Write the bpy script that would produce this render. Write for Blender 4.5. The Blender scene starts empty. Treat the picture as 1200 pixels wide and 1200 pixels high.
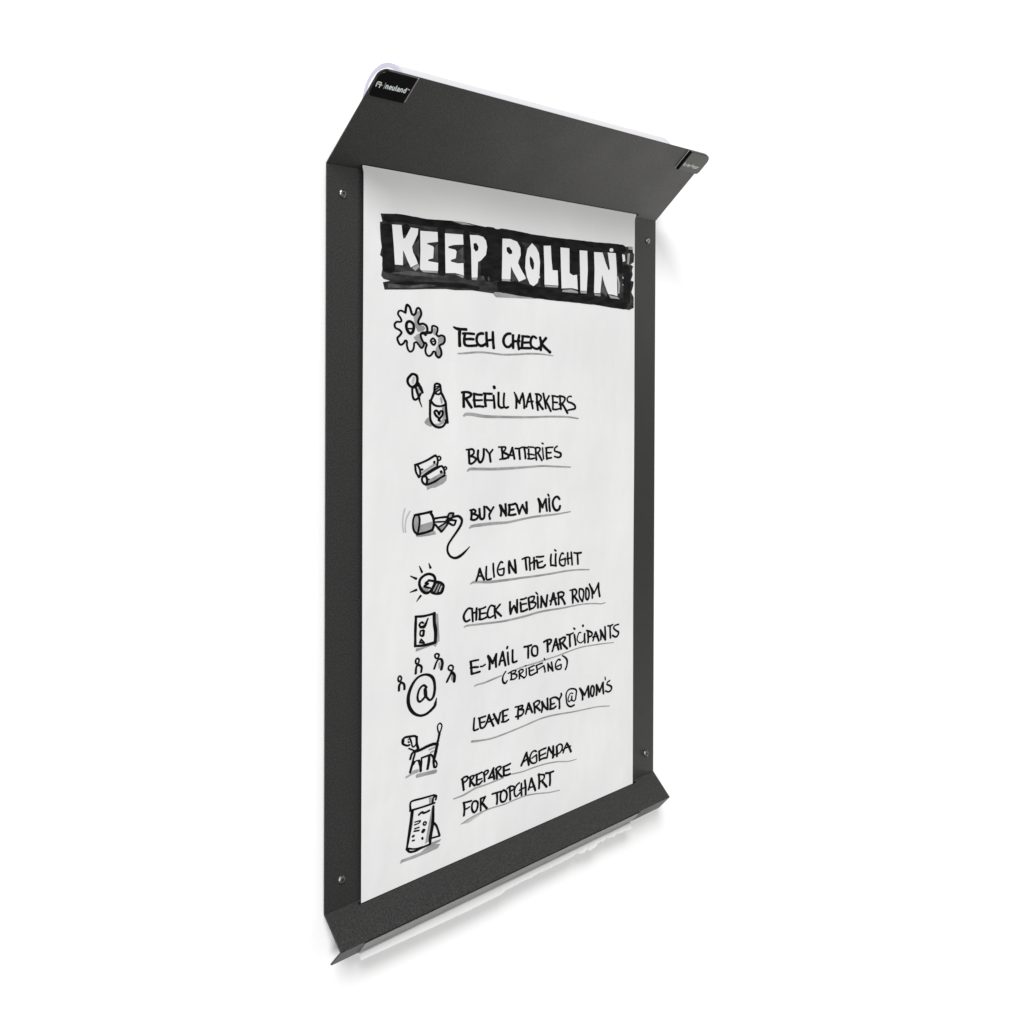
import bpy, bmesh, math, random
from mathutils import Vector, Matrix
from mathutils.geometry import tessellate_polygon
random.seed(4)
S = bpy.context.scene
C = S.collection

# ------------------------------------------------------------------ camera
CAM = {'loc': [-0.80124, -1.14663, 0.71725], 'rows': [[0.706029, -0.708173, 0.003902], [0.00027, 0.005779, 0.999983], [0.708183, 0.706016, -0.004271]], 'f': 1218.1442046634895, 'ppy': 444.95878983076017}
cd = bpy.data.cameras.new('camera')
cam = bpy.data.objects.new('camera', cd); C.objects.link(cam)
r0, r1, r2 = (Vector(r) for r in CAM['rows'])
m = Matrix((r0, r1, -r2)).transposed().to_4x4()
m.translation = Vector(CAM['loc'])
cam.matrix_world = m
cd.sensor_width = 36; cd.lens = CAM['f'] / 1200 * 36
cd.shift_y = -(600 - CAM['ppy']) / 1200        # the lens was shifted so that uprights stay upright
cd.clip_start = 0.05; cd.clip_end = 60
S.camera = cam
S.render.resolution_x = S.render.resolution_y = 1024

# ------------------------------------------------------------------ light
wd = bpy.data.worlds.new('World'); S.world = wd; wd.use_nodes = True
bg = wd.node_tree.nodes['Background']
bg.inputs['Color'].default_value = (1.0, 1.0, 1.0, 1); bg.inputs['Strength'].default_value = 0.24

def lamp(name, loc, target, size, size_y, power, col=(1, 1, 1)):
    l = bpy.data.lights.new(name, 'AREA'); l.shape = 'RECTANGLE'; l.size = size; l.size_y = size_y
    l.energy = power; l.color = col
    o = bpy.data.objects.new(name, l); C.objects.link(o); o.location = loc
    o.rotation_euler = (Vector(target) - Vector(loc)).to_track_quat('-Z', 'Y').to_euler()
    return o
lamp('key_softbox_lamp', (-10.3, -11.2, 16.6), (0.6, 0, 0.4), 7.2, 7.2, 5300)
lamp('front_softbox_lamp', (-13.5, -19.0, 0.8), (1.2, 0, 0.1), 10.0, 8.0, 2350)
lamp('low_sheen_lamp', (5.4, -0.7, -2.4), (0.5, -0.05, 1.0), 2.2, 2.2, 52, (1.0, 0.98, 0.92))  # added lamp, no known window: sheen on the upper flange and right plate
lamp('side_sheen_lamp', (5.2, -3.6, 2.1), (0.7, 0, 0.9), 2.2, 1.8, 36, (1.0, 0.98, 0.94))  # added lamp, no known window: sheen on the right side of the coat
S.view_settings.view_transform = 'Standard'; S.view_settings.look = 'None'
S.view_settings.exposure = 0.0; S.view_settings.gamma = 1.0; S.view_settings.use_curve_mapping = False

# ------------------------------------------------------------------ materials
def mat(name, col, rough=0.5, metal=0.0, spec=0.5):
    m = bpy.data.materials.new(name); m.use_nodes = True
    b = m.node_tree.nodes['Principled BSDF']
    b.inputs['Base Color'].default_value = (*col, 1); b.inputs['Roughness'].default_value = rough
    b.inputs['Metallic'].default_value = metal; b.inputs['Specular IOR Level'].default_value = spec
    return m
def noise(m, scale, detail=3, vec=None):
    nt = m.node_tree; tc = nt.nodes.new('ShaderNodeTexCoord')
    n = nt.nodes.new('ShaderNodeTexNoise'); n.inputs['Scale'].default_value = scale; n.inputs['Detail'].default_value = detail
    if vec:
        mp = nt.nodes.new('ShaderNodeMapping'); mp.inputs['Scale'].default_value = vec
        nt.links.new(tc.outputs['Object'], mp.inputs['Vector']); nt.links.new(mp.outputs['Vector'], n.inputs['Vector'])
    else:
        nt.links.new(tc.outputs['Object'], n.inputs['Vector'])
    return n
def colour_noise(m, a, b, scale, lo=0.35, hi=0.65, detail=3, vec=None):
    nt = m.node_tree; n = noise(m, scale, detail, vec); r = nt.nodes.new('ShaderNodeValToRGB')
    r.color_ramp.elements[0].position = lo; r.color_ramp.elements[1].position = hi
    r.color_ramp.elements[0].color = (*a, 1); r.color_ramp.elements[1].color = (*b, 1)
    nt.links.new(n.outputs['Fac'], r.inputs['Fac'])
    nt.links.new(r.outputs['Color'], nt.nodes['Principled BSDF'].inputs['Base Color'])
def bump(m, scale, strength, dist, detail=3, vec=None):
    nt = m.node_tree; n = noise(m, scale, detail, vec); b = nt.nodes.new('ShaderNodeBump')
    b.inputs['Strength'].default_value = strength; b.inputs['Distance'].default_value = dist
    nt.links.new(n.outputs['Fac'], b.inputs['Height'])
    nt.links.new(b.outputs['Normal'], nt.nodes['Principled BSDF'].inputs['Normal'])

MW = mat('white_wall_paint', (0.95, 0.95, 0.95), 0.9, 0, 0.1); bump(MW, 220, 0.06, 0.001)
MP = mat('black_powder_coat', (0.02, 0.02, 0.02), 0.55, 0, 0.5)
colour_noise(MP, (0.007, 0.0071, 0.0072), (0.032, 0.032, 0.031), 560, 0.34, 0.68, 2); bump(MP, 560, 0.35, 0.0005, 2)
def rough_noise(m, lo, hi, scale):
    nt = m.node_tree; n = noise(m, scale, 4); r = nt.nodes.new('ShaderNodeMapRange')
    r.inputs['From Min'].default_value = 0.3; r.inputs['From Max'].default_value = 0.7
    r.inputs['To Min'].default_value = lo; r.inputs['To Max'].default_value = hi
    nt.links.new(n.outputs['Fac'], r.inputs['Value']); nt.links.new(r.outputs['Result'], nt.nodes['Principled BSDF'].inputs['Roughness'])
rough_noise(MP, 0.45, 0.51, 11)
MG = mat('gloss_black_plastic', (0.003, 0.003, 0.003), 0.16, 0, 0.14)
MS = mat('screw_steel', (0.24, 0.235, 0.215), 0.34, 1.0); bump(MS, 900, 0.1, 0.0003)
MSK = mat('screw_socket_shade', (0.03, 0.03, 0.03), 0.6)
MT = mat('grey_lip_strip', (0.4, 0.4, 0.395), 0.5); colour_noise(MT, (0.27, 0.27, 0.265), (0.34, 0.34, 0.335), 30, vec=(0.6, 6, 6))
MSL = mat('slot_dark', (0.006, 0.006, 0.006), 0.8, 0, 0.1)
MPA = mat('roll_paper', (0.74, 0.74, 0.74), 0.75, 0, 0.2); colour_noise(MPA, (0.675, 0.675, 0.675), (0.715, 0.715, 0.713), 6, 0.35, 0.65, 4); bump(MPA, 9, 0.8, 0.005, 3, (1, 1, 0.5))
MRO = mat('roll_paper_outside', (0.54, 0.53, 0.55), 0.7, 0, 0.2)
MRE = mat('roll_edge_lavender', (0.47, 0.45, 0.55), 0.6, 0, 0.2)
MRI = mat('roll_edge_white', (0.82, 0.82, 0.82), 0.7, 0, 0.2)
MCO = mat('cardboard_core', (0.45, 0.36, 0.26), 0.8, 0, 0.1)
def ink(name, a, b, scale=60, vec=None):
    m = mat(name, a, 0.7, 0, 0.06); colour_noise(m, a, b, scale, 0.35, 0.65, 3, vec); return m
INKS = {'K': ink('ink_black', (0.002,) * 3, (0.006,) * 3),
        'D': ink('ink_black_second_coat', (0.005,) * 3, (0.014,) * 3, 40, (1, 1, 3)),
        'M': ink('ink_black_single_coat', (0.016,) * 3, (0.045,) * 3, 40, (1, 1, 3)),
        '2': ink('ink_dark_grey', (0.04,) * 3, (0.09,) * 3, 60),
        'G': ink('ink_grey', (0.24,) * 3, (0.33,) * 3, 60),
        'L': ink('ink_light_grey', (0.42,) * 3, (0.48,) * 3, 60),
        'W': MPA}
MEDGE = mat('pale_plate_edge', (0.55, 0.55, 0.54), 0.4)
MLW = mat('print_white', (0.75, 0.82, 0.80), 0.5); MLR = mat('print_red', (0.55, 0.10, 0.10), 0.5); MLG = mat('print_grey', (0.45, 0.43, 0.42), 0.5)

# ------------------------------------------------------------------ helpers
def tag(o, label=None, cat=None, kind=None, group=None):
    if label: o['label'] = label
    if cat: o['category'] = cat
    if kind: o['kind'] = kind
    if group: o['group'] = group
    return o
def empty(name, loc):
    o = bpy.data.objects.new(name, None); C.objects.link(o); o.location = loc; o.empty_display_size = 0.05
    return o
def build(name, verts, faces, mats, parent=None, fm=None, smooth=False, bevel=0.0):
    me = bpy.data.meshes.new(name); me.from_pydata([tuple(v) for v in verts], [], faces)
    for mm in mats: me.materials.append(mm)
    if fm: me.polygons.foreach_set('material_index', fm)
    bm = bmesh.new(); bm.from_mesh(me)
    bmesh.ops.recalc_face_normals(bm, faces=bm.faces); bm.to_mesh(me); bm.free()
    if smooth: me.polygons.foreach_set('use_smooth', [True] * len(me.polygons))
    o = bpy.data.objects.new(name, me); C.objects.link(o)
    if parent:
        o.parent = parent
        if parent.type == 'EMPTY': o.matrix_parent_inverse = Matrix.Translation(-parent.location)
    if bevel:
        b = o.modifiers.new('bevel', 'BEVEL'); b.width = bevel; b.segments = 2; b.limit_method = 'ANGLE'; b.angle_limit = math.radians(40)
    return o
def prism(front, back):
    n = len(front); vs = list(front) + list(back)
    fs = [list(range(n)), list(range(2 * n - 1, n - 1, -1))]
    for i in range(n): j = (i + 1) % n; fs.append([i, n + i, n + j, j])
    return vs, fs
def box(x0, x1, y0, y1, z0, z1):
    return prism([(x0, y0, z0), (x1, y0, z0), (x1, y0, z1), (x0, y0, z1)], [(x0, y1, z0), (x1, y1, z0), (x1, y1, z1), (x0, y1, z1)])
def smooth_line(P, closed=False, n=6):
    if len(P) < 3: 
        return [Vector(P[0]).lerp(Vector(P[-1]), i / 4) for i in range(5)], [i / 4 for i in range(5)]
    P = [Vector(p) for p in P]; out = []; par = []; N = len(P); last = N if closed else N - 1
    for i in range(last):
        a, b = P[i], P[(i + 1) % N]
        p0 = P[i - 1] if (i > 0 or closed) else a * 2 - b
        p3 = P[(i + 2) % N] if (i + 2 < N or closed) else b * 2 - a
        d = max((b - a).length, 1e-6)
        t1 = (b - p0) * (d / max((b - a).length + (a - p0).length, 1e-6)); t2 = (p3 - a) * (d / max((p3 - b).length + (b - a).length, 1e-6))
        for k in range(n):
            t = k / n; h = t * t; c = h * t
            out.append(a * (2 * c - 3 * h + 1) + t1 * (c - 2 * h + t) + b * (3 * h - 2 * c) + t2 * (c - h)); par.append((i + t) / last)
    if not closed: out.append(P[-1]); par.append(1.0)
    return out, par
def ribbon(P, widths, closed, stretch, jitter=0.05):
    """outline strip of a marker line; the nib is a little narrower across than up"""
    L, par = smooth_line([(x * stretch, z) for x, z in P], closed)
    n = len(L); vs = []; fs = []
    ph = random.random() * 6
    def w(t):
        k = t * (len(widths) - 1); i = min(int(k), len(widths) - 2) if len(widths) > 1 else 0
        v = 1.0 * widths[i] + (widths[i + 1] - widths[i]) * (k - i) if len(widths) > 1 else widths[0]
        return v * 0.5 * (1 + jitter * math.sin(ph + 9 * t) + jitter * 0.7 * random.uniform(-1, 1))
    rows = []
    for i in range(n):
        a = L[i - 1] if (i > 0 or closed) else L[i]; b = L[(i + 1) % n] if (i < n - 1 or closed) else L[i]
        t = (b - a); t = t.normalized() if t.length > 1e-9 else Vector((1, 0)); nn = Vector((-t.y, t.x))
        rows.append((L[i], t, nn, w(par[i])))
    if not closed:
        c, t, nn, h = rows[0]; rows[0:0] = [(c - t * h * 0.75, t, nn, h * 0.35), (c - t * h * 0.5, t, nn, h * 0.8)]
        c, t, nn, h = rows[-1]; rows += [(c + t * h * 0.5, t, nn, h * 0.8), (c + t * h * 0.75, t, nn, h * 0.35)]
    for c, t, nn, h in rows:
        for s in (1, -1): q = c + nn * h * s; vs.append((q.x / stretch, q.y))
    m_ = len(rows)
    for i in range(m_ if closed else m_ - 1):
        j = (i + 1) % m_; fs.append((2 * i, 2 * i + 1, 2 * j + 1, 2 * j))
    return vs, fs
def poly(P):
    tr = tessellate_polygon([[Vector((x, z, 0)) for x, z in P]])
    return list(P), [tuple(t) for t in tr]
def arc_corner(c, r, a0, a1, n=8):
    return [(c[0] + r * math.cos(a0 + (a1 - a0) * i / n), c[1] + r * math.sin(a0 + (a1 - a0) * i / n)) for i in range(n + 1)]

# ------------------------------------------------------------------ the wall
GAP = 0.012
tag(build('wall', *box(-6, 9, GAP, GAP + 0.15, -4, 5), [MW]), 'plain white painted wall behind the black paper holder', 'wall', 'structure')

# ------------------------------------------------------------------ the paper holder, one bent sheet of black metal
W = 0.716; H = 0.99749; A = [0.1157, 0.1021, 0.03748, 0.03663, 0.02305, 0.02531]; TH = 0.002
PROF = [(-A[0], H + A[1]), (0, H), (0, 0), (-A[2], -A[3]), (-A[2] + A[4] * 1.06, -A[3] - A[5] * 1.06)]      # (y, z) from the top edge to the lip
holder = tag(empty('paper_holder', (W / 2, 0, 0)), 'black powder-coated metal paper roll holder screwed to the white wall', 'paper holder')
seg = []
for i in range(4):
    a = Vector(PROF[i]); b = Vector(PROF[i + 1]); d = (b - a).normalized(); seg.append((a, b, d, Vector((-d.y, d.x))))
# back side = towards the wall
def back_pt(i):
    p_ = Vector(PROF[i])
    if i == 0: return p_ + seg[0][3] * TH * BS[0]
    if i == 4: return p_ + seg[3][3] * TH * BS[3]
    n1 = seg[i - 1][3] * BS[i - 1]; n2 = seg[i][3] * BS[i]; bis = (n1 + n2).normalized()
    return p_ + bis * TH / max(bis.dot(n1), 0.3)
BS = [1 if s[3].x > 0 else -1 for s in seg]
def panel(name, i, outline=None, bev=0.0004):
    a, b, d, nn = seg[i]; ba, bb = back_pt(i), back_pt(i + 1); L = (b - a).length
    outline = outline or [(0, 0), (W, 0), (W, L), (0, L)]
    fr = []; bk = []
    for u, v in outline:
        p_ = a + d * v; fr.append((u, p_.x, p_.y))
        q = ba if v < 1e-6 else bb if v > L - 1e-6 else p_ + nn * BS[i] * TH
        bk.append((u, q.x, q.y))
    return build(name, *prism(fr, bk), [MP], holder, bevel=bev)
L0 = (seg[0][1] - seg[0][0]).length; R0 = 0.013
o0 = [(0, L0)] + [(0, R0)] + arc_corner((R0, R0), R0, math.pi, math.pi * 1.5)[1:] + arc_corner((W - R0, R0), R0, math.pi * 1.5, math.pi * 2) + [(W, L0)]
panel('top_flange', 0, o0)
panel('back_panel', 1)
panel('bottom_flange', 2)
L3 = (seg[3][1] - seg[3][0]).length; R3 = 0.004
o3 = [(0, 0), (W, 0)] + arc_corner((W - R3, L3 - R3), R3, 0, math.pi / 2, 4) + arc_corner((R3, L3 - R3), R3, math.pi / 2, math.pi, 4)
panel('bottom_lip', 3, o3)
# grey strip over the lip
a, b, d, nn = seg[3]; nf = nn * -BS[3]
def strip(name, i, u0, u1, v0, v1, th, m_, parent, skew=0.0):
    a, b, d, nn = seg[i]; nf = nn * -BS[i]
    fr = []; bk = []
    for u, v in ((u0, v0), (u1, v0), (u1 + skew, v1), (u0 + skew, v1)):
        p_ = a + d * v; q = p_ + nf * th; fr.append((u, q.x, q.y)); r = p_ + nf * 0.00005; bk.append((u, r.x, r.y))
    return build(name, *prism(fr, bk), [m_], parent, bevel=0.0)
# the slots the sheet runs through
strip('paper_slot', 0, 0.0535, 0.6585, L0 - 0.0082, L0 - 0.0048, 0.0003, MSL, holder)
strip('paper_slot', 2, 0.0535, 0.6595, 0.0030, 0.0064, 0.0003, MSL, holder)
strip('paper_slot', 3, 0.0400, 0.6320, 0.0003, 0.0056, 0.0003, MSL, holder)  # this one also paints the dark shadow line under the flange fold
strip('lip_strip', 3, 0.0420, 0.6260, 0.0058, L3 - 0.0004, 0.0009, MT, holder, 0.004)  # separate grey slab laid along the lip
# screws
def screw_mesh(cx, cz):
    N = 24; prof = [(0.0061, 0.0), (0.0061, 0.0006), (0.0055, 0.0018), (0.0044, 0.0027), (0.0034, 0.0031)]
    vs = []; fs = []
    for r, h in prof:
        for k in range(N): t = 2 * math.pi * k / N; vs.append((cx + r * math.cos(t), -h, cz + r * math.sin(t)))
    def hexr(t): 
        s = math.pi / 3; tt = (t % s) - s / 2; return 0.0021 * math.cos(s / 2) / math.cos(tt)
    for h in (0.0031, 0.0012):
        for k in range(N): t = 2 * math.pi * k / N; r = hexr(t + 0.3); vs.append((cx + r * math.cos(t), -h, cz + r * math.sin(t)))
    rows = len(prof) + 2
    for i in range(rows - 1):
        for k in range(N): j = (k + 1) % N; fs.append((i * N + k, i * N + j, (i + 1) * N + j, (i + 1) * N + k))
    fs.append(tuple((rows - 1) * N + k for k in range(N)))
    fm = [1 if i >= (rows - 2) * N else 0 for i in range(len(fs))]
    return vs, fs, fm
for x, z in ((0.0256, 0.9600), (W - 0.0240, 0.9598), (0.0273, 0.0375), (W - 0.0226, 0.0375)):
    vs, fs, fm = screw_mesh(x, z)
    s = build('screw', vs, fs, [MS, MSK], holder, fm, smooth=False)
    N = 20; vs = []; fs = []
    for y in (TH, GAP - 0.0002):
        for k in range(N): t = 2 * math.pi * k / N; vs.append((x + 0.007 * math.cos(t), y, z + 0.007 * math.sin(t)))
    for k in range(N): j = (k + 1) % N; fs.append((k, j, N + j, N + k))
    build('spacer', vs, fs, [MG], holder, smooth=True)
# the two glossy name plates on the upper flange
fa, fb, fd, fn = seg[0]; fold = fb; up = -fd; out_n = fn * -BS[0]
PT = 0.005
def on_flange(u, v, off):
    q = fold + up * v + out_n * off; return (u, q.x, q.y)
def plate(flip, label):
    v0, v1 = 0.1150, L0 + 0.0005; wx = 0.0606
    r = 0.014; o = [(wx, v0), (wx, v1)] + arc_corner((r - 0.001, v1 - r), r, math.pi / 2, math.pi) + arc_corner((0.006 - 0.001, v0 + 0.006), 0.006, math.pi, math.pi * 1.5, 5)
    if flip: o = [(W - u, v) for u, v in o][::-1]
    inner = max(u for u, v in o) if not flip else min(u for u, v in o)
    fr = [on_flange(u - (0.0040 if not flip else -0.0040) if abs(u - inner) < 1e-6 else u, v, PT) for u, v in o]; bk = [on_flange(u, v, 0.0002) for u, v in o]
    return tag(build('name_plate', *prism(fr, bk), [MG], holder, bevel=0.0006), label)
pl = plate(False, 'glossy black plate with white lettering at the left corner')
pr = plate(True, 'glossy plate with faint lettering at the right corner')
def print_on(name, parent, rows, label=None):
    vs = []; fs = []; fm = []; mi = {'W': 0, 'R': 1, 'L': 2}; k = 0
    for line in rows.strip().split('\n'):
        t = line.split(); P = [tuple(float(c) for c in q.split(',')) for q in t[2:]]
        v, f = ribbon(P, [float(t[1])], False, 1.0, 0.0); b = len(vs); k += 1
        vs += [on_flange(x / 1000, z / 1000, PT + 0.00015 + k * 2e-6) for x, z in v]
        fs += [tuple(b + i for i in ff) for ff in f]; fm += [mi[t[0]]] * len(f)
    return tag(build(name, vs, fs, [MLW, MLR, MLG], parent, fm), label)
for pr_, u0 in ((pl, 0.0607), (pr, W - 0.0614)):
    o = [(u0, 0.1152), (u0 + 0.0007, 0.1152), (u0 + 0.0007, L0 - 0.0004), (u0, L0 - 0.0004)]
    build('plate_edge', *prism([on_flange(u, v, 0.0012) for u, v in o], [on_flange(u, v, 0.0003) for u, v in o]), [MEDGE], pr_)  # thin pale strip along the inner side of each plate
LEFT_MARK = """W 1.50 3.18,130.37 2.67,136.78 8.40,136.80
W 1.30 8.15,136.91 8.48,134.52 4.51,134.24
W 1.40 8.82,129.64 8.40,133.44 10.71,133.48
R 1.60 11.13,133.85 11.61,133.79
L 0.80 14.38,138.29 15.66,129.54
W 1.60 17.95,130.73 17.41,135.23
W 1.60 17.55,134.10 18.64,135.28 20.15,134.66 20.82,130.83
W 1.60 23.14,133.04 25.61,133.13 25.42,134.71 23.89,135.34 22.88,133.48 23.29,131.82 24.45,130.82 25.85,131.22
W 1.60 27.48,135.34 28.14,131.69 29.50,130.87 30.82,131.97
W 1.60 30.38,135.45 30.95,130.92
W 1.60 33.55,130.86 32.68,137.67
W 1.60 35.81,135.22 37.44,135.51 38.29,134.63 38.76,130.99
W 1.60 38.47,133.27 36.49,133.19 35.80,132.02 36.78,130.92 38.67,131.69
W 1.60 41.12,130.93 40.53,135.49
W 1.60 40.67,134.35 41.78,135.54 43.34,134.91 44.06,131.04
W 1.60 49.37,131.08 48.44,137.94
W 1.60 48.87,134.75 47.17,135.60 46.15,133.72 46.33,132.35 47.78,131.02 49.25,131.96
W 0.60 50.13,137.46 51.64,137.47
W 0.60 50.89,137.46 51.29,136.20
W 0.60 52.58,136.24 52.23,137.43 53.03,136.90 53.14,137.47 53.93,136.21"""
print_on('printed_logo', pl, LEFT_MARK)
# word on the right plate: small square letters
GL = {'R': [[(0,0),(0,2),(1,2),(1,1),(0,1)],[(.4,1),(1,0)]], 'o': [[(0,0),(0,1.3),(1,1.3),(1,0),(0,0)]], 'l': [[(.4,0),(.4,2)]],
      'e': [[(0,.7),(1,.7),(1,1.3),(0,1.3),(0,0),(1,0)]], 'r': [[(0,0),(0,1.3),(.8,1.3)]], 'P': [[(0,0),(0,2),(1,2),(1,1),(0,1)]],
      'a': [[(0,1.3),(1,1.3),(1,0),(0,0),(0,.7),(1,.7)]], 'p': [[(0,-.7),(0,1.3),(1,1.3),(1,0),(0,0)]]}
rows = []; x = 661.8
for ch in 'RollerPaper':
    for s in GL[ch]: rows.append('W 0.9 ' + ' '.join('%.2f,%.2f' % (x + u * 3.0, 126.0 + v * 2.6) for u, v in s))
    x += 2.6 if ch == 'l' else 4.5
print_on('printed_word', pr, '\n'.join(rows))

# ------------------------------------------------------------------ the paper roll, its sheet and the drawings on it
SX0, SX1, SY = 0.0575, 0.6505, -0.0040
RC = Vector((-0.0345, 1.0898)); RR = 0.0460; RX0, RX1 = 0.0672, 0.6602
roll = tag(empty('paper_roll', (W / 2, RC.x, RC.y)), 'white paper roll behind the upper flange, its sheet pulled down and written on', 'paper roll')
N = 96; vs = []; fs = []
for x in (RX0, RX1):
    for k in range(N): t = 2 * math.pi * k / N; vs.append((x, RC.x + RR * math.cos(t), RC.y + RR * math.sin(t)))
for k in range(N): j = (k + 1) % N; fs.append((k, j, N + j, N + k))
build('rolled_paper', vs, fs, [MRO], roll, smooth=True)
def ring(name, x, ra, rb, m_, dx, x2=None):
    vs = []; fs = []
    for xx, r in ((x, ra), (x, rb), (x + dx, rb), (x + dx, ra)):
        for k in range(64): t = 2 * math.pi * k / 64; vs.append((xx, RC.x + r * math.cos(t), RC.y + r * math.sin(t)))
    for i in range(4):
        for k in range(64): j = (k + 1) % 64; i2 = (i + 1) % 4; fs.append((i * 64 + k, i * 64 + j, i2 * 64 + j, i2 * 64 + k))
    return build(name, vs, fs, [m_], roll)
for x, dx in ((RX0, 0.004), (RX1, -0.004)):
    s = 1 if dx > 0 else -1
    ring('roll_rim', x - s * 0.0006, RR - 0.0055, RR + 0.0004, MRE, dx)
    ring('roll_end', x - s * 0.0002, 0.0190, RR - 0.0056, MRI, dx)
    ring('roll_core', x - s * 0.0010, 0.0160, 0.0189, MCO, dx + s * 0.02)
# sheet: down from the roll, through the upper slot, over the panel, through the lower slot, torn end hanging below
TEAR = [(0.0469, -0.07), (0.0569, -0.0702), (0.0684, -0.0705), (0.086, -0.0709), (0.116, -0.0715), (0.147, -0.0722), (0.1788, -0.0729), (0.2117, -0.0737), (0.2456, -0.0744), (0.2806, -0.074), (0.313, -0.0738), (0.3203, -0.0706), (0.3352, -0.071), (0.3521, -0.0694), (0.377, -0.0706), (0.3926, -0.0691), (0.4164, -0.0703), (0.4366, -0.0702), (0.4571, -0.07), (0.4738, -0.0699), (0.4864, -0.0669), (0.495, -0.0711), (0.5036, -0.0725), (0.51, -0.0694), (0.5188, -0.0731), (0.5341, -0.0723), (0.5385, -0.0679), (0.5519, -0.0684), (0.5609, -0.0662), (0.5814, -0.0697), (0.5882, -0.0675), (0.6022, -0.0688), (0.6305, -0.071)]
NX = 60; fd_ = seg[2][2]; lip_a, lip_b, lip_d, lip_n = seg[3]; lip_f = lip_n * -BS[3]
TY = -0.0180; LX0, LX1 = TEAR[0][0] - 0.0005, TEAR[-1][0] + 0.001                       # the sheet runs between the lip and the grey strip and drifts a little to the left
path = [(-0.0480, 1.0480, 0), (-0.0300, 1.0375, 0), (-0.0075, 1.0110, 0), (-0.0056, 1.0030, 0.0028)]
path += [(-0.0047, 0.9995, 0.0024), (-0.0042, 0.9950, 0.0008)]
path += [(SY, 0.991 - 0.9945 * i / 24, 0) for i in range(25)]
path += [(-0.0042, -0.0080, 0), (-0.0095, -0.0200, 0), (-0.0260, -0.0400, 1)]
for v in (0.0090, 0.0180, L3 - 0.0003): q = lip_a + lip_d * v + lip_f * 0.0004; path.append((q.x, q.y, 1))
path.append((-0.0158, lip_b.y - 0.0008, 1))
vs = []; fs = []; n_path = len(path)
tear = TEAR
def tear_z(x):
    for (xa, za), (xb, zb) in zip(tear, tear[1:]):
        if x <= xb + 1e-9: return za + (zb - za) * (x - xa) / (xb - xa)
    return tear[-1][1]
us = sorted(set([round(i / 300, 5) for i in range(301)] + [round((x - LX0) / (LX1 - LX0), 5) for x, z in tear])); NX = len(us)
for y, z, f in path:
    low = f == 1; fl = 0 if low else f
    xa, xb = (LX0, LX1) if low else (SX0 - fl, SX1 + fl)
    wv = 0 if low else 0.0006 * math.sin(z * 11 + 1)
    for u in us: vs.append((xa + (xb - xa) * u + wv * (u - 0.3), y, z))
for u in us:
    x = LX0 + (LX1 - LX0) * u; vs.append((x, TY - 0.0004 * math.sin(9 * u) ** 2, tear_z(x) - 0.0022 + random.uniform(-1, 1) * (0.00012 if u < 0.48 else 0.0005)))
for i in range(n_path):
    for k in range(NX - 1): fs.append((i * NX + k, i * NX + k + 1, (i + 1) * NX + k + 1, (i + 1) * NX + k))
sheet = build('paper_sheet', vs, fs, [MPA], roll)
sm = sheet.modifiers.new('thick', 'SOLIDIFY'); sm.thickness = 0.00025; sm.offset = 0.0
tag(sheet, 'white sheet with a black banner and hand-lettered checklist')

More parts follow.
